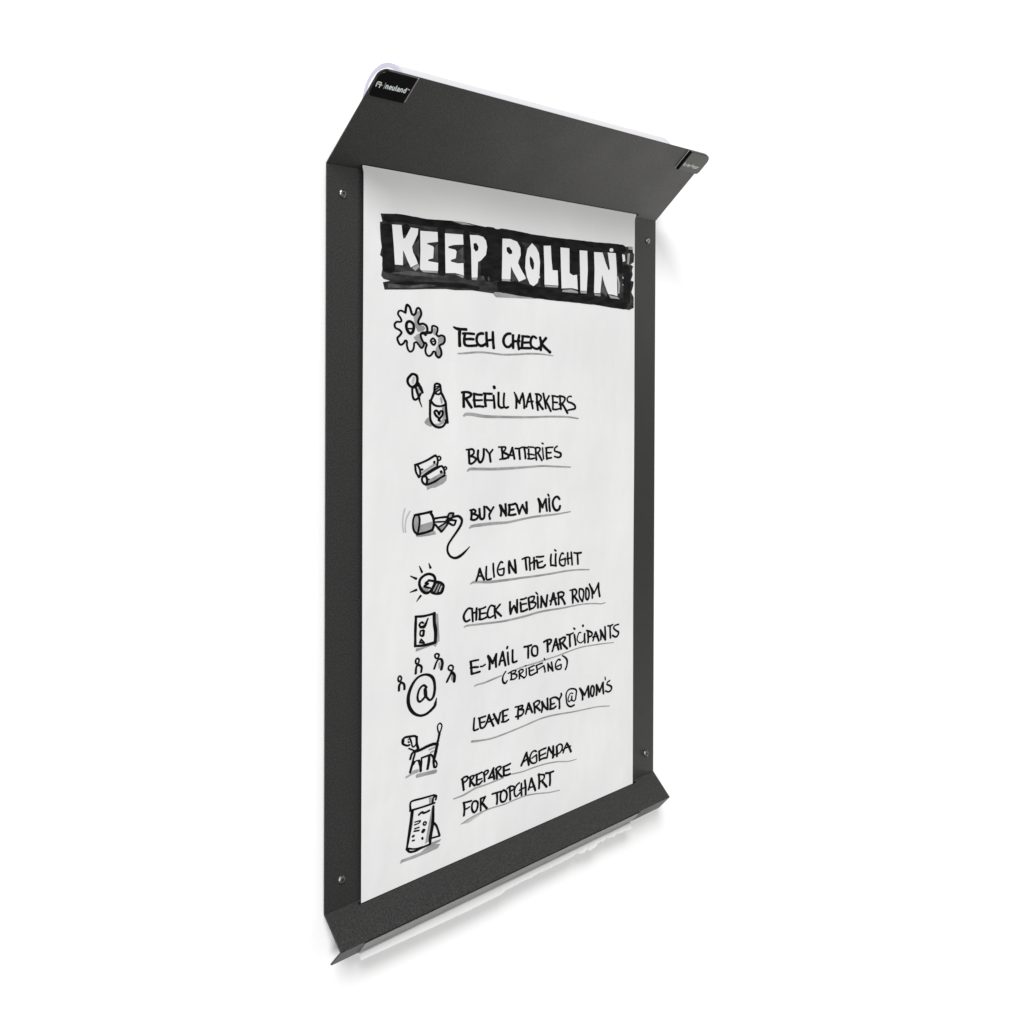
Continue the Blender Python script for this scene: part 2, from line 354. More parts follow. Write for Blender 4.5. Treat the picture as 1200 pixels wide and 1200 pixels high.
INK = """@title_banner
pM 86.4,939.9 113.4,942.2 138,941.7 169.6,941.2 211,943.2 240.3,944.7 263.4,942 294.2,940.9 324.6,940.6 349.5,939.4 375,938.7 401,938 454.9,937.6 511.4,937.1 570.5,939.6 601.2,940.5 643.1,944.2 645.4,933 648.6,931.9 647.1,917.2 637.6,912.4 645.6,910 642.4,902.2 644.7,895 639.3,884.6 647.4,883.1 645.8,875 641.1,864.1 647.6,855.1 647.7,837 634.9,832.4 627,833 586.5,834 541.2,837.2 497.6,839.2 455.5,839.7 409.5,840 375.5,843.5 325.1,845.4 304.4,842 259.3,844.2 225,842.4 207.1,843 170.1,840.7 138.5,838 93.8,835.3 90.8,845.3 103.7,848.1 91.8,850.1 87.8,854.5 90.7,867.3 89.7,879.8 85.7,882.6 88.6,893.9 86.6,904.7 85.5,920.2 85.5,928.1 89.8,929.3
pG 305.6,844.2 325.1,844.7 375.5,842.6 409.5,839.6 362.7,838 323.9,837 309.2,836.7 303.2,841.1
N
D 9.32 97.4,934.7 117.5,937.1 144.3,936.8 176.1,936.1 211.1,937.9 242.7,938.5 270.5,936.8 306.3,936.1 338.3,935.4
D 8.55 202.2,936.4 238.1,937.7 270.5,936.8 294.2,935.7
D 12.63 97.4,921.5 99.1,902.7 100,882.2 100.9,864.9
D 8.01 131.9,926.6 130.9,918.5
D 9.10 197.4,931.8 197.5,910.3 198.1,887.2 198.6,865.7
D 7.46 247.3,930.2 249.2,906.6 250.3,883 251.1,862.7
D 22.50 296.6,932.5 297.3,907.5 295.7,886.6 294.6,869.2
D 10.46 312.4,931.5 311.8,900 313.5,867
D 6.49 152.7,920.7 153.9,906.2 155,891.7 154.6,877.1
D 5.59 111.8,842.2 138.5,846.2 185.1,848.2 238.5,850 270.9,847.8
D 13.16 319.7,934.8 354.6,934.7 388,933.5 433.1,933.2 488.5,933.7 540.6,934.6 588.8,937 616.8,937.7
D 8.93 354.6,927.6 366.2,912.6 368.1,891.3 367.6,878.8
D 7.28 410.4,925.6 411.8,903.9 412.5,882.1 413.4,862.1
D 13.84 442.7,926.7 443.6,906.5 441.5,891.6
D 15.04 490,925.3 489.2,906.5 488.8,889.5
D 5.19 453,885 453.1,870.2 454.1,853.6
D 5.67 500.8,880.9 500.9,869.6 501.5,856.4
D 9.57 531.2,927.1 531.4,898.4 531,871.5 531.7,848.6
D 7.89 605.9,931.6 608.2,912.1 610.8,896.5
D 11.93 626.5,905.6 627.9,885.8 628,861.9 627.5,848
D 16.89 322.6,854.5 375.5,850.7 433.6,848.7 483.4,848.7 541.2,847.2 601.8,843.7 620.6,842.5
D 10.70 332.4,860.4 362.7,855.3
N
G 2.76 602.1,888 606.3,876.4 605.4,860.6
L 1.39 617.1,889 617.1,886.6
L 1.19 616.6,876.1 617.2,874.8
pM2 342.8,885.8 357.5,865.6 342.4,862.8
pM2 559.4,885 575.5,868.6 572.6,851.9 558.4,859.8
pG 460.9,857.3 483.3,859.4 497.5,857.1 499,854 459.6,853.9
pG 503.8,857.5 521.1,858.5 520.6,854.7 506.1,854.4
pG 541.1,855.9 557.5,855.5 556,851.9 541.1,852.6
pG 578.7,855.5 601.8,853.5 609.6,850 583.3,850.5
pG 629.5,930.7 636.5,932.3 633.4,911.7 628.3,912.7
pG 631,943.3 642.8,944.4 645.4,938.6 632.6,938.3
pG 325,865.2 339.9,864.8 339.9,862.7 325,863.1
pG 417.9,862 449.3,862.5 449.3,860.3 418.7,859.5
pM2 142.8,896.3 154.9,911.2 156.1,883.7 148.7,891.2
pM2 183.8,900.8 190.9,908 191.5,883.3 185,886.1
pM2 229.2,899.8 240.5,907.5 241.1,885.6 228.1,886.3
pM2 126.3,890.8 135.2,877.2 127,871.7
pG 142.5,868.9 154.6,875.5 156.1,871 148.8,865.3
pM2 103.7,858.8 138.4,864.5 174.3,863.1 193.8,862 189.4,858.4 138.4,858.1
pM2 99.8,844.3 138.5,843.3 167.9,847.9 189.5,846.5 138.5,839.6 99.8,838.3
pG 217.7,943.6 240.3,944.3 263,941.6 238.1,940.7
pG 159.3,866.7 191.1,867.8 190.5,865.1 163.6,864.4
pG 205.9,865.9 241.9,865.1 240.8,861.1 224.8,865.6
pG 258,862.8 269.7,863.6 268.5,860.1 259.2,859.8
pM2 276.7,866.2 282.6,868 285.5,860.8 277.5,860.2
pM2 291,865.5 294.1,867.1 295.8,861.5 292.2,860.7
pG 321.8,865.8 338.6,866.1 338.7,863.1 321.3,862.6
N
pW 106.4,926.8 123.3,927.6 125.4,913.2 126.8,908.5 130.3,910.4 140.2,925.9 153.8,925.7 152.8,917.5 142.4,898.7 144.5,890.8 149.8,883.2 153.4,875.7 140.4,869.5 135.2,877.2 127.9,890.2 126.1,892.4 126,871.6 111.7,871.3 109.6,897.3
pW 157.4,923.1 190.2,924.5 190.9,910.5 171.9,907.1 169.8,905.3 181.6,903.1 183.2,900.7 181.9,885.8 173.1,883.5 172.5,881 191.5,880 191.1,868.1 159.3,866.9 157.2,869.2 158.1,895.2
pW 204.5,924.2 240,925.7 241,911 222.4,908.9 211.2,905.7 211.2,903.2 224.7,901.9 227.4,899.7 225.9,889.5 215.8,886.1 216.9,883.7 229.3,882.2 241.1,883.6 241.9,865.4 224.8,867.6 205.9,866.2 205,899.4
pW 253.8,926.6 270.5,927.7 281.2,926.3 287.1,921.2 289.6,912 287.2,899.7 276.6,890.2 270.7,887.7 269.7,864 258,863.2 256.7,903.9
pW 322.2,927.7 339.5,928.8 354.6,925.8 361.8,916.7 362.4,905.2 357.3,895.8 356.9,892.2 363,883.8 372.8,872.7 374.1,869.4 358.8,863.9 347.3,877.3 341,886.6 339.9,866.2 321.1,865.8 321.9,896.5
pW 388,926.8 397.2,920.8 403.8,912.3 406.5,898 405.3,877.9 401.5,864.9 391.5,858.9 383.2,861.9 376.7,872.3 372.7,886.3 373.9,904.3 377.7,917.2
pW 414.9,925.1 431.8,926.6 433.3,905.6 436.1,887.5 448.4,888 449.9,863.5 417.4,862.9 416.7,895.1
pW 455,926 476.7,926.4 477.5,885.9 486,882.7 495.9,884.4 498.1,860 483.3,861.5 458.2,859.4 456.6,889
pW 502.2,925.5 521.6,926.2 523.2,893.9 520.6,859 504.7,858.5 503.6,892.5
pW 539.2,925.8 561.5,926.8 569.2,910.9 577.5,898 581.4,900.2 575.1,928 596.6,928.8 599.9,899.6 601.7,854.9 589.4,856.7 577.1,857 567.9,872 560.3,888.9 556,857.3 539.6,856.7 540.9,895.2
pW 579.7,932.9 581.5,935.4 585.1,936.5 588.8,936 590.7,933.8 589.5,931.4 585.2,930.2 580.9,930.6
pW 614.3,928.4 621.6,928 623.2,917.2 616.3,915.3
pW 401.4,874 406.7,876.2 406.2,872.2
N
pD 261.2,914.5 267.1,915.9 271.8,910.4 270.6,905.1 266,902.7 261.7,906.9
pD 330.9,914.8 337.1,916.3 343.4,910.6 343.4,906.2 337.2,904.8 331.7,908.7
pD 384.2,906.1 389.5,902 392.9,895.1 392.2,886 388.2,884.8 383.5,892.6 382.4,901.5
@gear_drawing
pG 145.7,800.1 153.5,807.7 158.3,809.1 159.1,803.1 155.2,796.2 154.4,791.3 157.6,788.4 165.5,787.4 167.9,783.9 164.8,780.7 154.4,778.5 149.7,785.7
pG 145.8,770.4 154.5,776.1 159.2,775 161.6,765.3 164.9,761.7 160.9,756.7 154.5,761.5
pG 183.3,785.6 188.2,784.6 188.2,775.9 184.9,774.6 182.5,777
pG 191.5,773.5 201.3,773.8 203.9,767.7 201.4,763.9 195.6,760.6 197.3,752.6 197.4,746.4 193.3,743.8 188.3,748.7 187.5,754.9 191.5,761.1 192.3,767.3
N
K 2.40 130.9,804.8 123.9,807.5 119.3,806.7 117.8,802.4 121.7,797.8 124,793.1 120.9,791.6 115.6,791.6 111.8,787.9 113.3,783.2 120.2,780.4 124.1,776.9 121,772.6 116.9,768.9 118.8,763 122.6,759.5 128,762 131.1,765.7 133.8,764.6 133.9,759.2 136.5,752.6 140.4,750 145.1,752.8 147,758.3 147.4,762.5 151.4,763.8 156.1,759.7 160.9,755.8 164.9,759.3 165.6,763
K 2.68 130.9,804.8 133.6,816.2 138.6,813.6 141.4,807.1 143.3,803.6 146.5,802.5 149.6,805.1 151.9,811.3 155.1,812.9 159.1,809.2 159.9,803.1 155.9,796.8 154.4,793.1 156.8,789.6 162.3,790.7 168.7,788.8 171.6,784 170.4,779 161.6,777.5 159.2,775 160.8,769 165.6,762.4
K 3.67 160.8,776.9 167.2,777.5 177.6,778.5
K 3.19 165.6,777 168.8,774.7
cK 3.38 138.7,793.1 144.9,790.3 146.5,784.3 144.2,778.2 140.3,775.9 135.6,779.1 132.8,785 134,791.1
K 1.94 133.3,782.7 146.6,782.9
K 2.61 173.6,777.7 179.7,778.7 180.8,787.4 184.1,788.4 190.6,785.9 190.6,780.9 189,775.9 193.1,773.6 198,775 203.8,773.3 205,767.7 202.2,763.3 197.3,761.3 194.8,759.3 198.1,752.6 198.2,746.4 193.3,742.6 188.3,746.2 186.7,750.5 183.4,751.1 180.2,747.3 175.4,744.5 170.5,746.5 168.1,752 168.9,756.9 170.5,760 168.8,763 164.8,763.6
cK 2.47 182.5,770.2 186.6,767.2 186.6,762.9 183.4,760.9 179.3,763.9 178.2,767
K 1.48 180.1,765.2 185.8,766.6
@pin_drawing
pG 152.4,700 156.4,696.9 158.8,689.6 156.4,686.6 154.1,692.1
L 2.91 146.9,713.4 145,706.1
N
cK 3.03 144.5,718.6 151.6,716.4 153.5,710.3 151.6,704.3 145.4,700.4 139.9,701.6 135.7,706.7 135.9,711.6 139.8,715.8
K 2.68 143.8,698.8 144.6,688.5 147,683 150.9,682.1 156.5,686 159.6,690.8
K 2.68 150.1,700 153.3,692.1 157.3,682.9
K 3.91:3.91:2.93 154.8,704.9 159.6,698.1 163.1,691.8
K 3.65 144.6,699.2 152.4,702.4
K 2.44:1.71:0.98 156.5,683.5 158.9,677.4 162.1,671.2
@bottle_drawing
pG 196.8,686.7 201.8,681.7 201,675.5 198.5,675.5 196,683
pG 199.4,669.3 206.8,672.9 208.6,654.1 203.6,646.8 194.6,643.3 185.6,646.1 195.4,647 201.9,654.3 202.7,661.7
pG 174.2,656.2 177.4,653.7 178.2,648.7 181.5,643.7 178.3,642.6 171,645.3 166.5,649.1 170.2,653.9
N
K 2.73 186.1,703.5 190.2,704.8 195.9,702.9 197.6,696.7 198.4,691.7
K 2.72 186.3,703.5 185.5,696.7 185,691.8
K 1.99 186.9,695.5 194.3,699.8
K 2.24 188.6,692.8 195.9,696.4
K 2.48 186.2,690.8 193.5,689.2 198.1,691.7
K 1.49 186.9,699.8 193.5,701
K 2.96 185,691.8 178.9,680.8 177,679.3
K 2.99 198.4,691.7 203.4,684.2 207.1,677.6
K 2.73 178.9,679.5 185.4,673.9 195.2,671.8 205.1,673.5 207.6,676
K 2.97 177.6,680.8 177.3,667.2 178.2,652.4 183.9,644.9 193.7,641.1 202,642.4 207.8,647.9
K 3.00 207.6,675.4 208.5,664.1 210.2,654.1 211.1,647.2
K 3.25 207.7,651 210.6,647.8
K 2.73 194.5,654.5 188.8,658.3 185.8,663.4 188.7,665.8 192.8,663.2 194.5,659.4 196.9,664.4 201,664.3 201.1,659.3 197,655 193.7,652 196.2,650.5
@battery_drawing
pG 170.6,558.7 187.6,562.5 204,568.8 210.6,571.5 209.3,562.8 202.4,558.3 187.6,553.8 181.9,554.2 176.3,552.8 172.2,551.2
pG 160.1,577.2 187.4,590.3 189.9,587.1 174.5,580 160.9,574.1
pG 173,565.3 202.3,575.8 204.8,572.5 197.4,568.6 184.3,563.9 173,561
N
K 2.83 149.3,588.8 161.7,591.5 174.4,595.4 185.8,600.1 188.4,600.8
K 2.48 187.4,600.8 191.5,597.5 192.3,591.3 191.1,586.1
cK 2.11 194.8,599 198.1,596.6 196.4,593.5 192.3,593.8 191.5,596.9
K 2.43 149.8,588.8 151.4,579 157,570.7
K 2.44 154.5,588.3 158.5,582.2 159.3,576 157.8,571.3
pK 156.2,570.1 162.5,573.4 174.5,579.4 187.5,584.7 198.1,586 200.3,583.6 187.5,578.9 171.3,572.2 163.3,571.9
K 2.69 162.2,582 163.6,581.6
K 2.72 185.8,591.9 185.8,589.7
K 2.50 199.8,584.9 203.9,580.7 206,573
cK 2.00 206.4,583.2 209.7,580.9 207.3,578.6 204.4,579.4
cK 2.70 166.5,571.9 170.5,570.4 172.2,565.4 170.6,560 165.8,561.5 162.6,566 163.3,570.3
K 2.85 169,559.5 174.6,559.7 187.6,563.1 197.4,567.4 206,570.5
K 3.24 198.7,577 199.3,575.2
K 1.72 174.6,567.2 176.2,566.7
@microphone_drawing
L 1.69 131.3,528.4 128.3,517.8 127.3,507.1 128.9,495.5
L 1.69 140.7,524 134.5,514.9 132.2,505.4 132.6,495.1
pG 150.6,515.8 155.6,515.3 157.3,507.8 155.7,498.2 152.6,492.4 148.6,497.7 147.5,506.3
pG 160.5,502.6 183,505.3 183.8,495.4 178.2,493.5 160.5,491.6 157.3,493.2
pG 151,487.7 181.4,489.4 187.9,491.2 189.6,486.1 175,485.2 154.2,485.6
pG 188.7,499.8 197.7,495.8 211,500.1 199.4,488.8
pG 215.1,512.3 221,513 216,505.9
N
K 3.06 149,517.4 165.2,518.4 180.9,519.7
cK 2.44 150.9,517.6 156.4,516.4 158.5,508.9 157.3,499.3 154.2,491.1 149.1,494 146.3,501.6 147,512.5
K 2.97 178,519.4 182.9,512.7 185.4,503.9 183.8,495.4 179.8,492.1
K 3.19 153.4,489.6 168.5,490.5 183,492.7
K 2.74 184.6,509.1 197.7,509.5 210.9,509.4
K 2.24 186.2,504 197.7,503.3 211,502.6
K 2.74 187.9,500.5 195.3,493 199.9,488.5
K 2.51 199.9,488.5 206,493.1 212.6,500.6 210.9,509.5
K 2.25 212.6,502.2 204.3,499.5 196.1,496.4
K 2.51 213.5,503.6 212.9,511.2 215.9,514.1 223.5,513.4
K 2.77 223.5,513.4 221,507.9 213.5,502.4
K 2.52 213.5,503.6 221,503.5 228.6,502.2
K 2.52 228.6,502.2 224.1,495.7 214.3,499.8
K 4.28 210.1,504 219.3,505.8
K 3.26:3.26:3.01:3.01:2.76:2.76:2.76:2.76:3.76:3.01:1.00 221.8,508.1 232.8,508.3 239.7,503 238.9,496.1 231.2,486.8 219.5,475.4 212.8,467.4 212,458.7 217.9,450.4 228,446.9 238.2,449.3 246.8,454 256.3,460.5
@light_bulb_drawing
pG 161.7,413.2 168.9,412.8 176.9,408.5 173.7,404.7 167.3,406.2
pD 188.3,416.8 198.1,415.5 204.8,410.2 204.8,404.6 199.8,398.4 190,399.2 181,403
N
K 1.23:2.70 158.4,443.6 163.2,434.4
K 0.99:2.96 176,445.6 179.2,438.5
K 1.22:2.93 141.9,431.7 152.6,426.4
K 1.22:3.17 141.7,408.7 153,410.4
K 0.98:2.94 153.4,393.9 160.9,400.8
cK 3.32 176,430.2 185,426.6 188.3,419.3 185,411.1 178.6,404.6 171.3,403.2 163.3,408 158.5,417.3 160,424.4 167.2,429
K 2.73 175.3,421.1 186.6,418.3
K 2.47 176.9,420.9 169.6,417.6 175.3,416.2 167.3,413.6 178.5,409.5
cK 2.74 189.1,416.5 198.1,414.9 204.4,409.9 203.5,403.5 199.8,399 190,399.5 181,403.6 185,409.9
G 1.49 191.6,413.3 185.1,404.3
G 1.49 196.8,411.9 190.3,401.7
L 1.49 200.6,408.9 196.5,402
@checklist_drawing
G 3.48 191.4,368.6 192.7,350.4 194.4,330.2
pG 152.6,326.9 170.9,325.8 188.7,326.9 195.6,331.2 190,322.3 183.8,325.7 167.7,323.9 151.8,322.2
N
K 2.96 151.2,372.6 164.3,370.9 177.1,370.9 187.2,371.6
K 3.97 186.5,371.9 186.9,357.6 189.4,344.7 188.7,329
K 2.95:3.44:4.18 150.5,330.5 169.3,328.5 188.7,329
K 3.05 151.1,330.4 151.3,351.3 152.3,372.8
K 2.45 161.1,355.7 158.7,359.8 162.7,362.6 166.2,360.8
K 3.19:4.18:1.72 160.3,356.1 167.5,355.6 175,366.3
K 1.96:1.96:3.19:2.95:1.72 160.8,351.1 160.2,344.9 165.2,342.5 166.3,345 166.6,350.1 161.2,350.6
K 2.20 162.2,338.2 159.3,334
K 2.21 159.3,334 168,331.9
K 1.96 168,331.9 162.2,338.2
@people_drawing
pG 194.6,297.8 198.7,299.5 199.5,288.1 195.4,290.2
pG 220.4,275.2 223.8,274.5 223.9,265.1 219.6,267.8
N
cK 2.17 123.1,293.4 126.2,290 123.9,285.7 120.9,286.9 120.5,291.8
K 2.65 121.7,272.9 122.4,280.6 126.2,283.4 130.9,280 131.7,272.8
K 2.17 123.9,286.3 126.2,283.4
cK 2.20 155,312.2 158.2,309.8 157.4,305.6 154.2,304.4 151.9,307.3 152.6,310.8
K 2.69 152.2,290.8 153.2,299.8 156.6,302.7 163,298.4 162.2,290.9
K 2.20 154.7,304.6 158.2,301.5
cK 2.24 192,312 196.2,309.4 194.5,305.9 191.2,305.3 188.5,308.3 188.8,311.4
K 2.50:2.50:2.75:3.25:3.50 186.9,290.9 191.3,299.7 195.4,303.3 200.3,302.3 202.8,296.2 200.7,287.2
cK 2.27 219.5,289.9 223.8,286.5 222.1,281.8 217.9,282.6 214.5,285.2 215.3,288.8
K 2.77 211.3,266.7 216.3,273.5 220.4,279
K 3.54 220.4,279.6 226.4,274 225.9,264.3
@at_sign_drawing
K 2.69 172.8,266.6 167.1,271.2 160,267.8 156,258.9 156.9,251.4 160.8,249 168,252.6 171.2,255
K 4.19 169.9,265.1 171.2,254.4
K 2.67:2.67:3.15:3.15:3.64:2.91:3.15:3.88:4.13:3.88:2.91:3.15:3.64:3.40:0.97 171.2,254.4 179.3,247.1 185.8,251.2 188.2,265.6 184,278.8 172.7,285.5 158.3,285.3 147.3,277.8 139.5,263.7 139.6,249.1 147.5,236.4 160.1,229.1 172.9,228.8 187.5,236 189.6,240.5 191.8,247.7
@dog_drawing
G 1.98 189.4,176.6 178,175.7
G 1.98 186.2,171.8 180.5,170.8
G 4.41 147.1,150.7 155.7,150.8
G 4.44 155.8,143.8 173.3,142.4 190.4,140.9
G 2.44 135.7,147.3 146.3,149.3
N
K 2.67 128.2,201 132,204.3 142.9,203.4 150.8,202.1 154.7,199.1
K 2.93 154.4,200 154.8,189.5 157.5,182.5
K 2.42 128.2,201 128.9,196.6 136.7,191.9 141.4,191.7
K 3.38 129.5,202.8 129.2,198.1
K 1.83 141.3,202 144.5,195.7 146.1,189.3 149.2,187 153.2,189.9
K 1.34 138.5,199.9 141.3,200.4 142.6,196.2 139.5,195.5 138.6,197.8
K 1.83 139.8,187.2 150.1,181.3
K 2.68 155.9,181.9 146.1,178.3 142.6,171.1
K 3.70 149.3,180.2 160.4,179.6 173.2,181.3 184.5,181.9 193,180.5
K 2.99 192.7,179.9 195.1,185.7 197.5,194.5
cK 1.87 198.3,209.3 202.1,205.2 200.5,199.4 197.5,195.1 194.2,200.9 194.2,207.1
K 3.73 193.5,179.9 191.1,171.8 187.8,160.2
K 2.73 186.7,161.7 186.2,154.4 187.9,147.8
cK 2.12 188.7,157.5 192.8,151.5 191.2,146.9 187.9,147.8 187.1,153
K 2.48 163.3,167.5 173.2,167.7 181.3,167.5 186.2,161.9
K 2.44 151.2,177 147.8,168.2 142.3,152.6
K 1.58 149.3,166.5 146.2,158.8 142.7,151
K 1.83 148.6,161.8 152.5,165.7 159.2,165.2
K 3.07 158.8,165 161.3,157.3 162.1,149
K 1.97 163.6,167.5 163.6,159.1 162.4,149.6
K 3.34 178.1,167.4 177.3,159.2 174.9,148.5
@flip_chart_drawing
pG 183.3,92 184.2,67 178.6,47.7 177,43.2 170.6,41.5 175.3,59.8 181.7,83.8
pG 149.7,92.1 148.2,77.9 143.8,62.2 144.7,79
pG 126.6,32.8 146.8,32 162.6,31.8 183.5,39.9 201.6,39.2 199.1,36.2 190.1,35.4 199.9,32.2 195,27.6 173.9,26.9 150,27.3 129.7,28.5 124.3,27.9
pG 177.5,106.1 185.7,105 185.7,97.5 178.4,97.8
N
K 2.44 143.4,98.8 143,107.4 145.7,110.3 165.5,108.9 186.5,107.5
K 2.46 142.3,97.7 163.9,96.4 189,95.6
K 2.49 186.5,107.7 191.7,104.5 190.7,99.6
K 2.48 184.9,97.5 185.7,102.5 189.2,105.8
K 3.89:3.16:2.43 146.8,96 143.5,76.9 138.9,54 136.9,45.6
K 2.73:3.97:3.97:2.48 186.2,91.8 185,66.7 180.6,47 180.3,37.9
K 2.69 136.4,45.4 142.1,39.4 153.1,37.1 162.6,37.9 180.3,38.2
K 1.96 137.1,45.9 151.5,40.5 167.4,38.6
K 2.49 188.3,66.4 193.2,59.3 198.6,44.5
K 2.23 198.6,44.5 182.7,46.1
K 2.71 158.9,87.1 164,89.1 169.1,86.8 178.8,87.4
K 1.72 151.3,78.8 161.6,77.7 159.2,75.2 151,75
K 1.84 151.4,69.4 159.3,69
K 1.96 150.1,66.3 159.3,64.5
K 2.93 147.8,59.5 149.8,59.7
K 1.96 147,53.6 150.8,53.1
cK 1.85 170.4,73.6 172.9,71 170.5,68.7 167.6,70.8 168,73.1
K 4.43 168.2,62.2 166.5,60.5
K 2.46 165.2,52.3 166.2,50.1
@handwritten_line TECH CHECK
G 1.58:2.37:2.37:2.37:2.37:1.32 231.3,749.1 241.9,749.6 262.7,751.3 280.3,751.9 301.8,750.7 325.6,749.1 353.7,749.9 382.5,751.5 412.1,751.3 438.3,749.2
N
K 2.52:3.78:3.78 222.6,788 229.8,785.7 247.7,785.3
K 3.92 234.5,784.9 233.9,774.8 234.6,760.4
K 3.31 240.9,779 252.1,779.5 263.9,779
K 3.56 245.2,778.7 243.5,770 244.9,763 251.3,761 268.7,761.9
K 3.44 244.4,770.6 253.9,771.3 262.9,771.1
K 3.60 282.3,780.1 277.5,780.3 271.3,777.8 268.7,771.3 271.4,764.3 278.5,761.6 286.5,764 289.1,765.8
K 3.63 289,782.1 289.5,772.5 291.3,761.1
K 3.13 290,769.9 301.7,771.5
K 3.65 302.6,783.3 303.2,770.3 304.7,758.6
K 3.69 341.3,781.9 334.7,781.4 328.3,777.5 325.5,770.9 327.4,765 333,761.2 338.6,761.7 343.6,765.4
K 3.72 346.4,779.7 346.4,770.1 346.9,759.7
K 3.48 347,770.1 361.2,771.1
K 3.74 360.2,780.3 357.8,769.1 359.8,758.1
K 3.37 366.5,778.7 376.5,778.5 383.3,778.2
K 3.75 368.4,778.7 367,769.3 366.6,760.2
K 3.24 367,768.6 382.8,769.4
K 3.52 363.8,760.1 387.3,760.3
K 3.52 399,776.6 394.1,778.8 389.2,778 385.9,771.1 387.3,764.4 394.2,760.7 402.1,759.6 406.4,762.1
K 3.82 407.5,778.2 409.9,770.4 409.4,757.8
K 3.83 421.9,777.5 411.9,768.8
K 4.12 411,767.9 421,761 431.5,754.7
@handwritten_line REFILL MARKERS
G 2.69:4.30:4.30:3.49:2.96:2.69:2.69:2.69:1.88 243.6,656.7 247.5,658.8 260.9,658.4 274.9,656.2 292.8,654.3 316.9,653.2 370.1,651.3 396.2,650.9 422.7,650.9 449.7,650.2 477.6,648.8 501.1,645.7
N
K 3.24 239,691.5 245.6,692.1 253.1,691.4 258.1,689 255.4,685.2 249.1,683.2 245.7,681.9
K 3.55 243.1,691.3 242.8,680.3 243.2,669.9
K 3.57 247.4,682.3 253.8,674.2 259.2,668.5
K 3.09 263,689.6 271.2,688 280.4,687.5
K 3.25 264.1,689 264.2,680 266,670.1
K 2.74 262.2,680 272.4,679.4 280.7,679.6
K 3.09 265.4,669.9 274.8,670.4 284,669.4
K 3.12 283.9,689.6 293.7,689.1 301.4,688.8
K 3.45 287.2,688.7 286.6,679.7 288.4,670
K 2.61 285.4,679.5 303.4,679
K 3.13 304.6,686.2 306.1,676.8 306.9,667
K 4.01 305.5,699.9 306.7,697.5
K 3.15 315.3,690.8 315.3,681.9 315.9,670.5 320.5,667.4 325.2,667.5
K 2.81 327.6,689.5 326.6,679.1 327.3,669.4 331.6,666.9 336.9,668.2
K 2.31:3.20:3.20 349.9,690.6 354.1,681.8 354.5,672.9 354.2,666
K 3.21 352.8,686.3 357.3,678.2 362.1,673.5
K 2.86 361.1,674.2 364.9,682.6 368.4,689
K 3.05 368.1,689.3 371.3,677.1 372.2,665.5
K 2.88 376.8,667.6 379.7,677 384.2,688.2
K 2.89 385.2,688.6 388.1,676.9 391.7,664.4
K 2.52 378,675.2 384.2,675.7 392.1,675.9
K 2.73 397,687.6 405.1,687.1 410.7,682.9 409.8,678.4 405.2,675.3 399.3,674
K 3.27 400.5,687.1 401.3,674 403.4,661.9
K 3.28 404.5,674.4 409.2,668.4 415.2,663
K 3.11 415.7,688.4 419.2,676.4 421.9,664.3
K 2.75 429.5,684.4 422.5,675.5
K 3.12 422.5,675.5 427.9,668 433.7,659.5
K 2.59 435.9,684.5 442.8,683.7 451,682.2
K 2.77 437.7,684.5 438.7,673.4 438.5,662.8
K 2.59 437.6,674 449.7,673.2
K 2.59 438.5,662.3 447,662 455.2,663.1
K 2.80 453.4,683.8 462,682.8 467.6,680.4 466.2,675.7 460.7,671.6 453.8,670.5
K 2.97 455.4,684.1 456.6,671.2 458.3,661.9
K 3.17 460.7,671.2 467.7,663.6 474.3,655.2
K 2.44:2.07:2.63:3.20:3.20:2.44 483.7,682.5 478.8,683.1 473.2,679.4 475.3,674.2 484.5,671.7 492.3,667.3 492.7,662.6 485.9,661.5 475.4,660.2
@handwritten_line BUY BATTERIES
G 2.01:3.48:3.75:3.75:3.48:2.68:2.41:2.41:1.87 251.4,574.1 256.1,576.6 272.3,575.8 302.2,573.8 332.7,572.8 361,572.4 386.9,572.2 415.7,571.8 446.9,569.1 482.4,566.1
N
K 2.21 248.3,606 254.7,606.3
K 3.06 253.8,605.7 254.2,595 255,585.5
K 2.74 254.1,606.1 260.5,606.2 264.2,603.1 262.9,598.9 256.5,595.8
K 2.91 255.9,595.8 262.9,594.6 268.5,591 264.7,586.8 258.3,584.3 254.8,585.6
K 3.10 272.8,603.9 272.2,594.9 274,588 277.2,585.4 281.1,587.6 284.1,594.3 284.6,605.5
K 2.42 289,604.9 292.4,601.2 296.6,597.1
K 2.60 303.4,603.6 297,597.6
K 2.95 296.6,598 297.8,591 299.1,585
K 2.28 316,606.8 323.9,606.6
K 2.47 322.1,606.7 330.7,605.8 330.1,602 324,598.4
K 3.00 323.4,598.6 332.7,595.7 337.9,592.2 333.9,589.1 325.3,588.2
K 2.81 322.5,606.2 324,596.6 324.7,588.5
K 2.29 318.5,587.7 325.9,588.6
K 2.66 336.7,588.9 341.4,595.7 345.7,604.8
K 3.02 345.7,604.8 348.3,595.4 350.8,586.6
K 2.66 339.9,593.2 348.9,592.5
K 2.51 351.8,603 360.9,602.5 368.5,604.2 379.5,602.6
K 3.04 360.9,602.3 361.6,594.3 362.9,585.7
K 2.87 372.4,603.1 374.4,594.5 375.3,585.9
K 2.26 381.2,604.1 393.8,602.9
K 2.52 382.5,600.6 382.8,593.2 383.5,585.1
K 2.26 380.2,593.2 388,592 395.4,590.6
K 2.53 380.5,585.5 388.7,584.8 396.1,585.5
K 2.55 396.4,601.4 403.7,602.1 408.7,600.1 406.3,595.6 398.4,592
K 2.72 398.4,601 399.1,591.5 400.5,582.3
K 2.92 403.7,593.5 408.4,587.4 413.3,580.9
K 2.19 414.5,601.2 415.7,591.5 417,583.1
K 2.19 412.9,608.8 416.2,607.4
K 2.39 421.2,600.4 429,601 439.2,601
